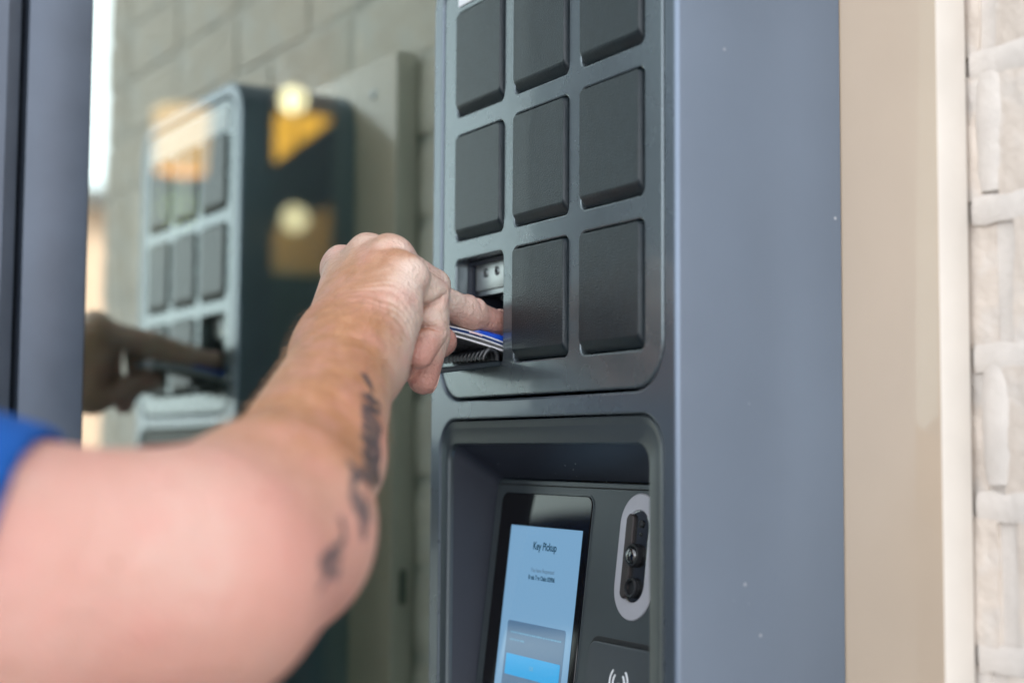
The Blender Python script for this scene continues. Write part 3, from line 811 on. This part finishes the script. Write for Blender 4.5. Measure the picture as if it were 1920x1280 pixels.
    F = finger(F, [j['pmcp'], j['ppip'], j['pdip'], j['ptip']], [.0104, .0096, .0090, .0082], k0=.006, k1=.0006, kin=.0012, near=.0095, span=.008)
    return F

def body_field(X, Y, Z):
    """the arm together with the shoulders, neck, head and the left arm whose hand is in the pocket"""
    F = field(X, Y, Z)
    e3 = (V3(1, 0, 0), V3(0, 1, 0), V3(0, 0, 1))
    hc = V3(.115, -.570, .005)
    B = ball(X, Y, Z, hc, 0, e3, (.076, .098, .105))                               # skull
    B = smin(B, ball(X, Y, Z, hc + V3(0, .038, -.052), 0, e3, (.054, .056, .066)), .03)   # jaw and cheeks
    B = smin(B, cone(X, Y, Z, hc + V3(0, .090, .004), hc + V3(0, .108, -.030), .0085, .0125), .014)   # nose
    B = smin(B, cone(X, Y, Z, hc + V3(-.036, .080, .016), hc + V3(.036, .080, .016), .010, .010), .014)  # brow
    for s in (-1, 1):
        B = np.maximum(B, -(ball(X, Y, Z, hc + V3(.030 * s, .098, -.002), .0125)))       # eye sockets
        B = smin(B, ball(X, Y, Z, hc + V3(.077 * s, .002, -.014), 0, e3, (.011, .019, .030)), .006)   # ears
    B = smin(B, cone(X, Y, Z, hc + V3(-.017, .089, -.060), hc + V3(.017, .089, -.060), .0065, .0065), .006)   # lips
    B = B + .004 * np.exp(-((Z - hc[2] + .0605) / .0016) ** 2) * np.clip((Y - hc[1] - .06) / .02, 0, 1) * (np.abs(X - hc[0]) < .021)
    B = smin(B, cone(X, Y, Z, hc + V3(0, -.012, -.06), V3(.11, -.592, -.225), .054, .062), .03)   # neck
    B = smin(B, cone(X, Y, Z, V3(.0, -.60, -.275), V3(.22, -.58, -.285), .062, .062), .05)   # shoulders
    F = smin(F, B, .03)
    A = chain(X, Y, Z, [V3(-.05, -.59, -.30), V3(-.085, -.625, -.565), V3(-.055, -.520, -.765), V3(-.020, -.505, -.845)], [.055, .043, .033, .034], .02)
    return smin(F, A, .02)

def shirt_field(X, Y, Z):
    j = J
    hem = HEM0
    ax = HEMN
    hd = -((X - hem[0]) * ax[0] + (Y - hem[1]) * ax[1] + (Z - hem[2]) * ax[2])       # distance back from the hem
    A = chain(X, Y, Z, [j['sh'], j['ua'], j['el']], [60e-3, 53e-3, 42e-3], .02) - .0048 - .011 * np.clip(hd / .09, 0, 1)
    # soft folds along the sleeve
    ph = (X * 38 + Z * 55 + Y * 16)
    A = A + (.0013 * np.sin(ph) + .0009 * np.sin(ph * 2.3 + 1.7 + Y * 30)) * np.clip(hd / .03, .15, 1)
    A = np.maximum(A, (X - hem[0]) * ax[0] + (Y - hem[1]) * ax[1] + (Z - hem[2]) * ax[2])
    T = ball(X, Y, Z, V3(.110, -.60, -.52), 0, (V3(1, 0, 0), V3(0, 1, 0), V3(0, 0, 1)), (.185, .125, .42))
    T = smin(T, cone(X, Y, Z, V3(.02, -.60, -.27), V3(.22, -.58, -.28), .085, .085), .06)
    T = smin(T, cone(X, Y, Z, V3(-.05, -.59, -.31), V3(-.06, -.58, -.50), .062, .056), .04)
    T = np.maximum(T, -.86 - Z)
    T = np.maximum(T, -ball(X, Y, Z, V3(.11, -.575, -.145), .070))
    return smin(A, T, .03)

def surface_nets(f, xs, ys, zs, blk=14):
    nx, ny, nz = len(xs), len(ys), len(zs)
    F = np.full((nx, ny, nz), 1.0, np.float32)
    def starts(n): return list(range(0, n, blk))
    cs, ids = [], []
    for i in starts(nx):
        for j_ in starts(ny):
            for k in starts(nz):
                i1, j1, k1 = min(i + blk, nx - 1), min(j_ + blk, ny - 1), min(k + blk, nz - 1)
                lo = np.array([xs[i], ys[j_], zs[k]]); hi = np.array([xs[i1], ys[j1], zs[k1]])
                cs.append((*(lo + hi) / 2, np.linalg.norm(hi - lo) / 2)); ids.append((i, j_, k))
    cs = np.array(cs)
    fc = f(cs[:, 0], cs[:, 1], cs[:, 2])
    for (i, j_, k), v, rad in zip(ids, fc, cs[:, 3]):
        i1, j1, k1 = min(i + blk, nx), min(j_ + blk, ny), min(k + blk, nz)
        if abs(v) > rad * 1.25 + .012:
            F[i:i1, j_:j1, k:k1] = 1.0 if v > 0 else -1.0
        else:
            F[i:i1, j_:j1, k:k1] = f(xs[i:i1, None, None], ys[None, j_:j1, None], zs[None, None, k:k1])
    neg = F < 0
    c8 = [neg[a:nx - 1 + a, b:ny - 1 + b, c:nz - 1 + c] for a in (0, 1) for b in (0, 1) for c in (0, 1)]
    cnt = sum(c.astype(np.int8) for c in c8)
    act = (cnt > 0) & (cnt < 8)
    I = np.argwhere(act)
    idx = np.full(act.shape, -1, np.int32); idx[act] = np.arange(len(I))
    acc = np.zeros((len(I), 3)); num = np.zeros(len(I))
    ax_ = (xs, ys, zs)
    for d in range(3):
        for a in (0, 1):
            for b in (0, 1):
                o = [0, 0, 0]; oth = [q for q in range(3) if q != d]; o[oth[0]] = a; o[oth[1]] = b
                A = I + o; B = A.copy(); B[:, d] += 1
                fa = F[A[:, 0], A[:, 1], A[:, 2]]; fb = F[B[:, 0], B[:, 1], B[:, 2]]
                m = (fa < 0) != (fb < 0)
                t = np.where(m, fa / np.where(m, fa - fb, 1), 0)
                for q in range(3):
                    pa = ax_[q][A[:, q]]; pb = ax_[q][B[:, q]]
                    acc[:, q] += np.where(m, pa + (pb - pa) * t, 0)
                num += m
    Vt = acc / num[:, None]
    faces = []
    for d in range(3):
        oth = [q for q in range(3) if q != d]
        sl0 = [slice(1, -1)] * 3; sl1 = [slice(1, -1)] * 3
        sl0[d] = slice(0, -1); sl1[d] = slice(1, None)
        a = neg[tuple(sl0)]; b = neg[tuple(sl1)]
        E = np.argwhere(a != b)
        flip = a[tuple(E.T)]
        E = E + 1; E[:, d] -= 1
        def cell(u, v):
            q = E.copy(); q[:, oth[0]] -= u; q[:, oth[1]] -= v
            return idx[q[:, 0], q[:, 1], q[:, 2]]
        Q = np.stack([cell(1, 1), cell(0, 1), cell(0, 0), cell(1, 0)], 1)
        if d == 1: flip = ~flip
        Q[~flip] = Q[~flip][:, ::-1]
        faces.append(Q)
    faces = np.concatenate(faces)
    faces = faces[(faces >= 0).all(1)]
    for _ in range(2):                                     # settle on the true surface
        f0, g = grad(f, Vt, .0005)
        Vt = Vt - g * (np.clip(f0, -.003, .003) / np.maximum((g * g).sum(1), .3))[:, None]
    return Vt, faces

def grad(f, P, e=.0008):
    f0 = f(P[:, 0], P[:, 1], P[:, 2])
    g = np.stack([(f(P[:, 0] + e * (q == 0), P[:, 1] + e * (q == 1), P[:, 2] + e * (q == 2)) - f0) / e for q in range(3)], 1)
    return f0, g

def axis(parts):
    out = []
    for a, b, s in parts:
        n = max(1, round((b - a) / s)); out.extend(np.linspace(a, b, n, endpoint=False))
    return np.array(out + [parts[-1][1]])

xs = axis([(-.150, .004, .007), (.004, .012, .004), (.012, .150, .0012), (.150, .290, .0018), (.290, .38, .0030)])
ys = axis([(-.700, -.30, .006), (-.30, -.26, .003), (-.26, -.155, .0018), (-.155, .022, .0012)])
zs = axis([(-.896, -.410, .012), (-.410, -.345, .0030), (-.345, -.272, .0018), (-.272, -.150, .0012), (-.150, .126, .006)])
Vt, faces = surface_nets(body_field, xs, ys, zs)
me = bpy.data.meshes.new('person')
me.from_pydata(Vt.tolist(), [], faces.tolist()); me.update(); me.shade_smooth()
_, GN = grad(body_field, Vt)
GN /= np.maximum(np.linalg.norm(GN, axis=1), 1e-6)[:, None]

# tan, redness and ink live on the skin as attributes
def smooth01(a, b, x):
    t = np.clip((x - a) / (b - a), 0, 1); return t * t * (3 - 2 * t)
DORS = unit(np.cross(WAX, J['C1'] - J['wr']))              # out of the back of the forearm
if DORS[2] < 0: DORS = -DORS
ax_f = unit(J['C2'] - J['wr'])
tpos = ((Vt - J['wr']) @ ax_f)
nd = GN @ unit(DORS - WAX * .75)
fw_ = smooth01(-.02, .03, tpos)                            # the tan reaches further round the forearm than round the hand
tan = (smooth01(.20, .95, nd) * (1 - fw_) + smooth01(-.35, .55, nd) * fw_) * smooth01(-.085, -.03, tpos) * (1 - smooth01(.19, .29, tpos))
red = np.zeros(len(Vt))
for k, rr_ in (('rtip', .026), ('mtip', .040), ('ptip', .022), ('thtip', .024), ('pdip', .014), ('imcp', .018), ('mmcp', .017), ('rmcp', .016), ('mdip', .020)):
    red = np.maximum(red, (1 - smooth01(.2, 1, np.linalg.norm(Vt - J[k], axis=1) / rr_)) * (1.0 if 'tip' in k else .55))
red = np.maximum(red, .60 * smooth01(.17, .26, tpos))
ink_v = np.zeros(len(Vt))
for a, b, w in TATTOO:
    a = V3(*a); b = V3(*b); ab = b - a
    t = np.clip(((Vt - a) @ ab) / (ab @ ab), 0, 1)
    d = np.linalg.norm(Vt - a - t[:, None] * ab, axis=1)
    ink_v = np.maximum(ink_v, 1 - smooth01(w * .6, w * 1.5, d))
pale = (1 - smooth01(.0, .06, tpos)) * smooth01(-.1, .6, GN @ unit(WAX + V3(.3, -.2, 0))) * (1 - red)  # paler skin on the little finger side, also brightens the hand by colour
for nm, arr in (('tan', tan), ('redness', red), ('ink', ink_v), ('pale', pale)):
    at_ = me.attributes.new(nm, 'FLOAT', 'POINT'); at_.data.foreach_set('value', arr.astype(np.float32))

def skin_mat():
    m = bpy.data.materials.new('skin'); m.use_nodes = True
    n, l = m.node_tree.nodes, m.node_tree.links
    b = n['Principled BSDF']
    b.inputs['Roughness'].default_value = .46; b.inputs['Specular IOR Level'].default_value = .42
    b.inputs['Subsurface Weight'].default_value = .22; b.inputs['Subsurface Radius'].default_value = (1, .35, .2); b.inputs['Subsurface Scale'].default_value = .006
    co = n.new('ShaderNodeTexCoord')
    def noise(scale, det=5, lo=.35, hi=.65, dist=0):
        t = n.new('ShaderNodeTexNoise'); t.inputs['Scale'].default_value = scale; t.inputs['Detail'].default_value = det; t.inputs['Distortion'].default_value = dist
        l.new(co.outputs['Object'], t.inputs['Vector'])
        r = n.new('ShaderNodeMapRange'); r.inputs['From Min'].default_value = lo; r.inputs['From Max'].default_value = hi
        l.new(t.outputs['Fac'], r.inputs['Value']); return r.outputs['Result']
    def attr(a):
        q = n.new('ShaderNodeAttribute'); q.attribute_name = a; return q.outputs['Fac']
    def mixc(fac, c1, c2):
        x = n.new('ShaderNodeMixRGB'); l.new(fac, x.inputs['Fac'])
        for k, c_ in ((1, c1), (2, c2)):
            if isinstance(c_, tuple): x.inputs[k].default_value = (*c_, 1)
            else: l.new(c_, x.inputs[k])
        return x.outputs['Color']
    def mul(a, b_):
        x = n.new('ShaderNodeMath'); x.operation = 'MULTIPLY'
        for k, q in ((0, a), (1, b_)):
            if isinstance(q, float): x.inputs[k].default_value = q
            else: l.new(q, x.inputs[k])
        return x.outputs[0]
    base = mixc(noise(22, 5, .38, .62), SKIN['base'], SKIN['base2'])
    base = mixc(mul(noise(13, 3, .42, .64), .62), base, SKIN['red'])
    base = mixc(mul(attr('pale'), .85), base, SKIN['pale'])
    base = mixc(mul(attr('tan'), .90), base, SKIN['tan'])
    base = mixc(mul(mul(noise(130, 5), attr('tan')), .60), base, SKIN['tan2'])
    base = mixc(mul(attr('redness'), .80), base, SKIN['red'])
    base = mixc(mul(noise(70, 5, .45, .66), .42), base, SKIN['red'])
    # freckles and pores
    v = n.new('ShaderNodeTexVoronoi'); v.inputs['Scale'].default_value = 120; l.new(co.outputs['Object'], v.inputs['Vector'])
    w = n.new('ShaderNodeTexWhiteNoise'); l.new(v.outputs['Position'], w.inputs['Vector'])
    g = n.new('ShaderNodeMath'); g.operation = 'LESS_THAN'; g.inputs[1].default_value = .10; l.new(w.outputs['Value'], g.inputs[0])
    dd = n.new('ShaderNodeMapRange'); dd.inputs['From Min'].default_value = .06; dd.inputs['From Max'].default_value = .17; dd.inputs['To Min'].default_value = 1; dd.inputs['To Max'].default_value = 0
    l.new(v.outputs['Distance'], dd.inputs['Value'])
    base = mixc(mul(mul(g.outputs[0], dd.outputs['Result']), .75), base, SKIN['freckle'])
    base = mixc(mul(attr('ink'), .92), base, (.042, .047, .060))
    l.new(base, b.inputs['Base Color'])
    t1 = n.new('ShaderNodeTexNoise'); t1.inputs['Scale'].default_value = 520; t1.inputs['Detail'].default_value = 6; l.new(co.outputs['Object'], t1.inputs['Vector'])
    t2 = n.new('ShaderNodeTexVoronoi'); t2.inputs['Scale'].default_value = 900; l.new(co.outputs['Object'], t2.inputs['Vector'])
    t3 = n.new('ShaderNodeTexNoise'); t3.inputs['Scale'].default_value = 85; t3.inputs['Detail'].default_value = 4; t3.inputs['Distortion'].default_value = .6; l.new(co.outputs['Object'], t3.inputs['Vector'])
    prev = None
    for src, s, d in ((t1.outputs['Fac'], .8, .0012), (t2.outputs['Distance'], .25, .0004), (t3.outputs['Fac'], .6, .0028)):
        bp = n.new('ShaderNodeBump'); bp.inputs['Strength'].default_value = s; bp.inputs['Distance'].default_value = d
        l.new(src, bp.inputs['Height'])
        if prev: l.new(prev, bp.inputs['Normal'])
        prev = bp.outputs['Normal']
    l.new(prev, b.inputs['Normal'])
    return m
SKIN = dict(pale=(.66, .52, .44), base=(.475, .345, .278), base2=(.445, .285, .21), tan=(.44, .205, .095), tan2=(.30, .13, .060), red=(.53, .255, .21), freckle=(.24, .09, .04))
me.materials.append(skin_mat())
person = link('person', me)
tag(person, 'person in a blue short sleeve reaching with a tattooed right forearm into the open compartment', 'person')

# shirt: sleeve round the upper arm and the body of the shirt
HEM0, HEMN = V3(*HEM[0]), unit(V3(*HEM[1]))
xs = axis([(-.20, .20, .012), (.20, .40, .004)]); ys = axis([(-.76, -.40, .012), (-.40, -.25, .003)]); zs = axis([(-.88, -.42, .02), (-.42, -.22, .004), (-.22, -.10, .02)])
def shirt_open(X, Y, Z):
    F = shirt_field(X, Y, Z)
    a = chain(X, Y, Z, [J['sh'], J['ua'], J['el']], [60e-3, 53e-3, 42e-3], .02)
    near = (X - HEM0[0]) * HEMN[0] + (Y - HEM0[1]) * HEMN[1] + (Z - HEM0[2]) * HEMN[2]
    return np.maximum(F, np.where(near > -.006, -(a - .0008), -1.0))
Vs, fs = surface_nets(shirt_open, xs, ys, zs)
ms = bpy.data.meshes.new('shirt'); ms.from_pydata(Vs.tolist(), [], fs.tolist()); ms.update(); ms.shade_smooth()
M['shirt'] = mat('blue_knit', (.003, .065, .27), .85, 0, .3, noise=(60, .10), bump=(900, .5, .0008))
link('shirt', ms, M['shirt'], person)

# fine arm hair standing off the forearm and wrist
sel = np.where((tpos > -.005) & (tpos < .19) & (tan > .25))[0]
bm = bmesh.new()
for i in rng.choice(sel, min(2600, len(sel)), replace=False):
    p, nn = Vector(Vt[i]), Vector(GN[i])
    tdir = Vector(-ax_f) * .25 + Vector(ax_f) * .85 + Vector(rng.normal(0, .35, 3)) + Vector((0, 0, -.25))
    tdir = (tdir - nn * tdir.dot(nn)).normalized()
    Ln = rng.uniform(.006, .012)
    pts = [p - nn * .0003, p + nn * .0011 + tdir * Ln * .35, p + nn * .0022 + tdir * Ln * .7, p + nn * rng.uniform(.0018, .0034) + tdir * Ln]
    tube_bm(bm, pts, [.00006, .00006, .00005, .00003], 3, False)
o = from_bm('arm_hair', bm, mat('brown_hair', (.30, .17, .085), .4), person); o['kind'] = 'stuff'

# eyes, hair, trousers and shoes of the person
HC = V3(.115, -.570, .005)
M['eye'] = mat('eye_white', (.75, .73, .70), .2); M['iris'] = mat('iris', (.10, .06, .03), .15); M['hair'] = mat('brown_head_hair', (.06, .033, .018), .55, noise=(180, .4), bump=(240, .8, .002))
for s in (-1, 1):
    bm = bmesh.new(); bmesh.ops.create_uvsphere(bm, u_segments=20, v_segments=12, radius=.0118)
    for v in bm.verts: v.co += Vector(HC + V3(.030 * s, .0795, -.001))
    ey = from_bm('eye', bm, M['eye'], person, 60)
    bm = bmesh.new(); bmesh.ops.create_uvsphere(bm, u_segments=16, v_segments=8, radius=.0055)
    for v in bm.verts: v.co.y *= .3; v.co += Vector(HC + V3(.030 * s, .0902, -.003))
    from_bm('iris', bm, M['iris'], ey, 60)
def hair_field(X, Y, Z):
    e3 = (V3(1, 0, 0), V3(0, 1, 0), V3(0, 0, 1))
    B = ball(X, Y, Z, HC + V3(0, -.004, .006), 0, e3, (.083, .104, .113)) + .0022 * np.sin(X * 210 + Z * 60) * np.sin(Y * 150 + Z * 90)
    return np.maximum(B, -((Z - HC[2]) - np.where(Y > HC[1] + .03, .055, -.035 + (Y - HC[1]) * .55)))
Vh, fh = surface_nets(hair_field, axis([(.01, .22, .006)]), axis([(-.70, -.44, .006)]), axis([(-.12, .14, .006)]))
mh = bpy.data.meshes.new('hair'); mh.from_pydata(Vh.tolist(), [], fh.tolist()); mh.update(); mh.shade_smooth()
link('hair', mh, M['hair'], person)
def legs_field(X, Y, Z):
    F = ball(X, Y, Z, V3(.11, -.60, -.86), 0, (V3(1, 0, 0), V3(0, 1, 0), V3(0, 0, 1)), (.168, .118, .125))
    for x in (.02, .20):
        F = smin(F, chain(X, Y, Z, [V3(x, -.60, -.90), V3(x, -.585, -1.16), V3(x, -.61, -1.40)], [.088, .066, .056], .02), .04)
    return np.maximum(np.maximum(F, Z + .79), -1.405 - Z)
Vl, fl = surface_nets(legs_field, axis([(-.10, .32, .010)]), axis([(-.74, -.46, .010)]), axis([(-1.44, -.76, .014)]))
ml = bpy.data.meshes.new('trousers'); ml.from_pydata(Vl.tolist(), [], fl.tolist()); ml.update(); ml.shade_smooth()
link('trousers', ml, mat('dark_denim', (.03, .04, .065), .85, noise=(60, .2), bump=(500, .4, .001)), person)
for x in (.02, .20):
    bm = bmesh.new()
    lps = []
    for z, gx, gy0, gy1 in ((GZ + .001, .044, -.67, -.42), (GZ + .028, .046, -.672, -.418), (GZ + .055, .043, -.668, -.45), (GZ + .085, .038, -.66, -.535), (GZ + .095, .030, -.65, -.55)):
        lps.append([(p, q, z) for p, q in rr(x - gx, x + gx, gy0, gy1, .040, 6)])
    loft(bm, lps, True, True)
    from_bm('shoe', bm, mat('dark_shoe_leather', (.03, .028, .026), .45), person, 50)

# finger nails
def nail(base, tip, back, r_, w, ln):
    d = unit(J[tip] - J[base]); bk = unit(V3(*back)); bk = unit(bk - d * (bk @ d)); sd = np.cross(d, bk)
    c0 = J[tip]
    bm = bmesh.new()
    rows = []
    for i in range(7):
        s = -1 + 2 * i / 6
        row = []
        for k in range(7):
            a = (-1 + 2 * k / 6) * w
            al = (s * .5 + .02) * ln * (1 - .18 * abs(a / w) ** 3 * (1 if s > 0 else .6))
            drop = max(0, al) ** 2 / (2.6 * r_) * .9
            p = c0 + d * al + (bk * math.cos(a) + sd * math.sin(a)) * (r_ * 1.03 - drop)
            row.append(bm.verts.new(p))
        rows.append(row)
    for a, b in zip(rows, rows[1:]):
        for i in range(6): bm.faces.new((a[i], a[i + 1], b[i + 1], b[i]))
    ob = from_bm('fingernail', bm, M['nail'], person, 60)
    so = ob.modifiers.new('thickness', 'SOLIDIFY'); so.thickness = .0006
M['nail'] = mat('nail', (.66, .40, .33), .28, 0, .5)
nail('rdip', 'rtip', (-.2, 1, .1), .0088, .75, .0105)
nail('mdip', 'mtip', (0, .25, 1), .0082, .75, .0105)
nail('idip', 'itip', (-.1, .25, 1), .0076, .75, .0100)
nail('thip', 'thtip', (-.6, .3, -.6), .0092, .75, .0115)
nail('pdip', 'ptip', (-.3, .8, -.4), .0074, .70, .0080)

# ------------------------------------------------------------------ what the fingers hold: cards and a key fob
def ribbon(name, prof, x0, x1, th, m_, parent=None, nx_=2):
    """a thin bent sheet: profile in y z, straight across x, with thickness"""
    bm = bmesh.new()
    n_ = len(prof)
    nrm = []
    for i in range(n_):
        a = Vector(prof[max(i - 1, 0)]); b = Vector(prof[min(i + 1, n_ - 1)]); d = (b - a).normalized(); nrm.append(Vector((-d.y, d.x)))
    up = [Vector(p) + q * th / 2 for p, q in zip(prof, nrm)]; dn = [Vector(p) - q * th / 2 for p, q in zip(prof, nrm)]
    ring_ = up + dn[::-1]
    loft(bm, [[(x, p.x, p.y) for p in ring_] for x in (x0, x1)], True, True)
    return from_bm(name, bm, m_, parent, 40)
def curve(p0, p1, sag, n=10):
    return [(p0[0] + (p1[0] - p0[0]) * t, p0[1] + (p1[1] - p0[1]) * t + sag * 4 * t * (1 - t)) for t in [k / n for k in range(n + 1)]]
M['card_white'] = mat('white_card', (.72, .72, .73), .45)
M['card_navy'] = mat('navy_card', (.012, .035, .13), .4)
M['fob_blue'] = mat('blue_fob_plastic', (.008, .07, .50), .3, 0, .5)
M['print'] = mat('speckled_print', (.10, .10, .11), .5, noise=(420, 1.6))
c1 = ribbon('key_card', curve((-.062, -.2100), (.020, -.2262), .0036), .014, .0590, .0007, M['card_white'])
tag(c1, 'upper curved white and navy card pinched under the fingers', 'card')
ribbon('navy_layer', curve((-.062, -.2112), (.020, -.2274), .0036), .0142, .0588, .0016, M['card_navy'], c1)
ribbon('white_layer', curve((-.062, -.2125), (.020, -.2287), .0036), .014, .0591, .0007, M['card_white'], c1)
c2 = ribbon('printed_card', curve((-.048, -.2148), (.022, -.2310), .0014), .010, .0585, .0010, M['card_white'])
tag(c2, 'lower white card with grey speckled underside above the ribbed lip', 'card')
ribbon('printed_face', curve((-.046, -.21585), (.020, -.2311), .0014), .0115, .0570, .0004, M['print'], c2)
bm = bmesh.new()
lp0 = [(x, y) for x, y in rr(.020, .0575, -.020, .034, .009, 8)]
def fz(y): return -.2135 - (y + .02) * .19
loft(bm, [[(x, y, fz(y) + h) for x, y in [((x - .039) * s + .039, (y - .007) * s + .007) for x, y in lp0]] for s, h in ((.94, -.0028), (1, -.0020), (1, .0012), (.94, .0020))], True, True)
fob = from_bm('key_fob', bm, M['fob_blue'], None, 40)
tag(fob, 'bright blue key fob lying on the cards inside the open compartment', 'key fob')
bm = bmesh.new(); tube_bm(bm, [(.0585, -.0205, -.2152), (.0600, -.0175, -.2158), (.0600, -.0145, -.2166), (.0590, -.012, -.2172)], .0006, 8)
from_bm('fob_loop', bm, mat('pink_cord', (.75, .55, .58), .5), fob, 60)
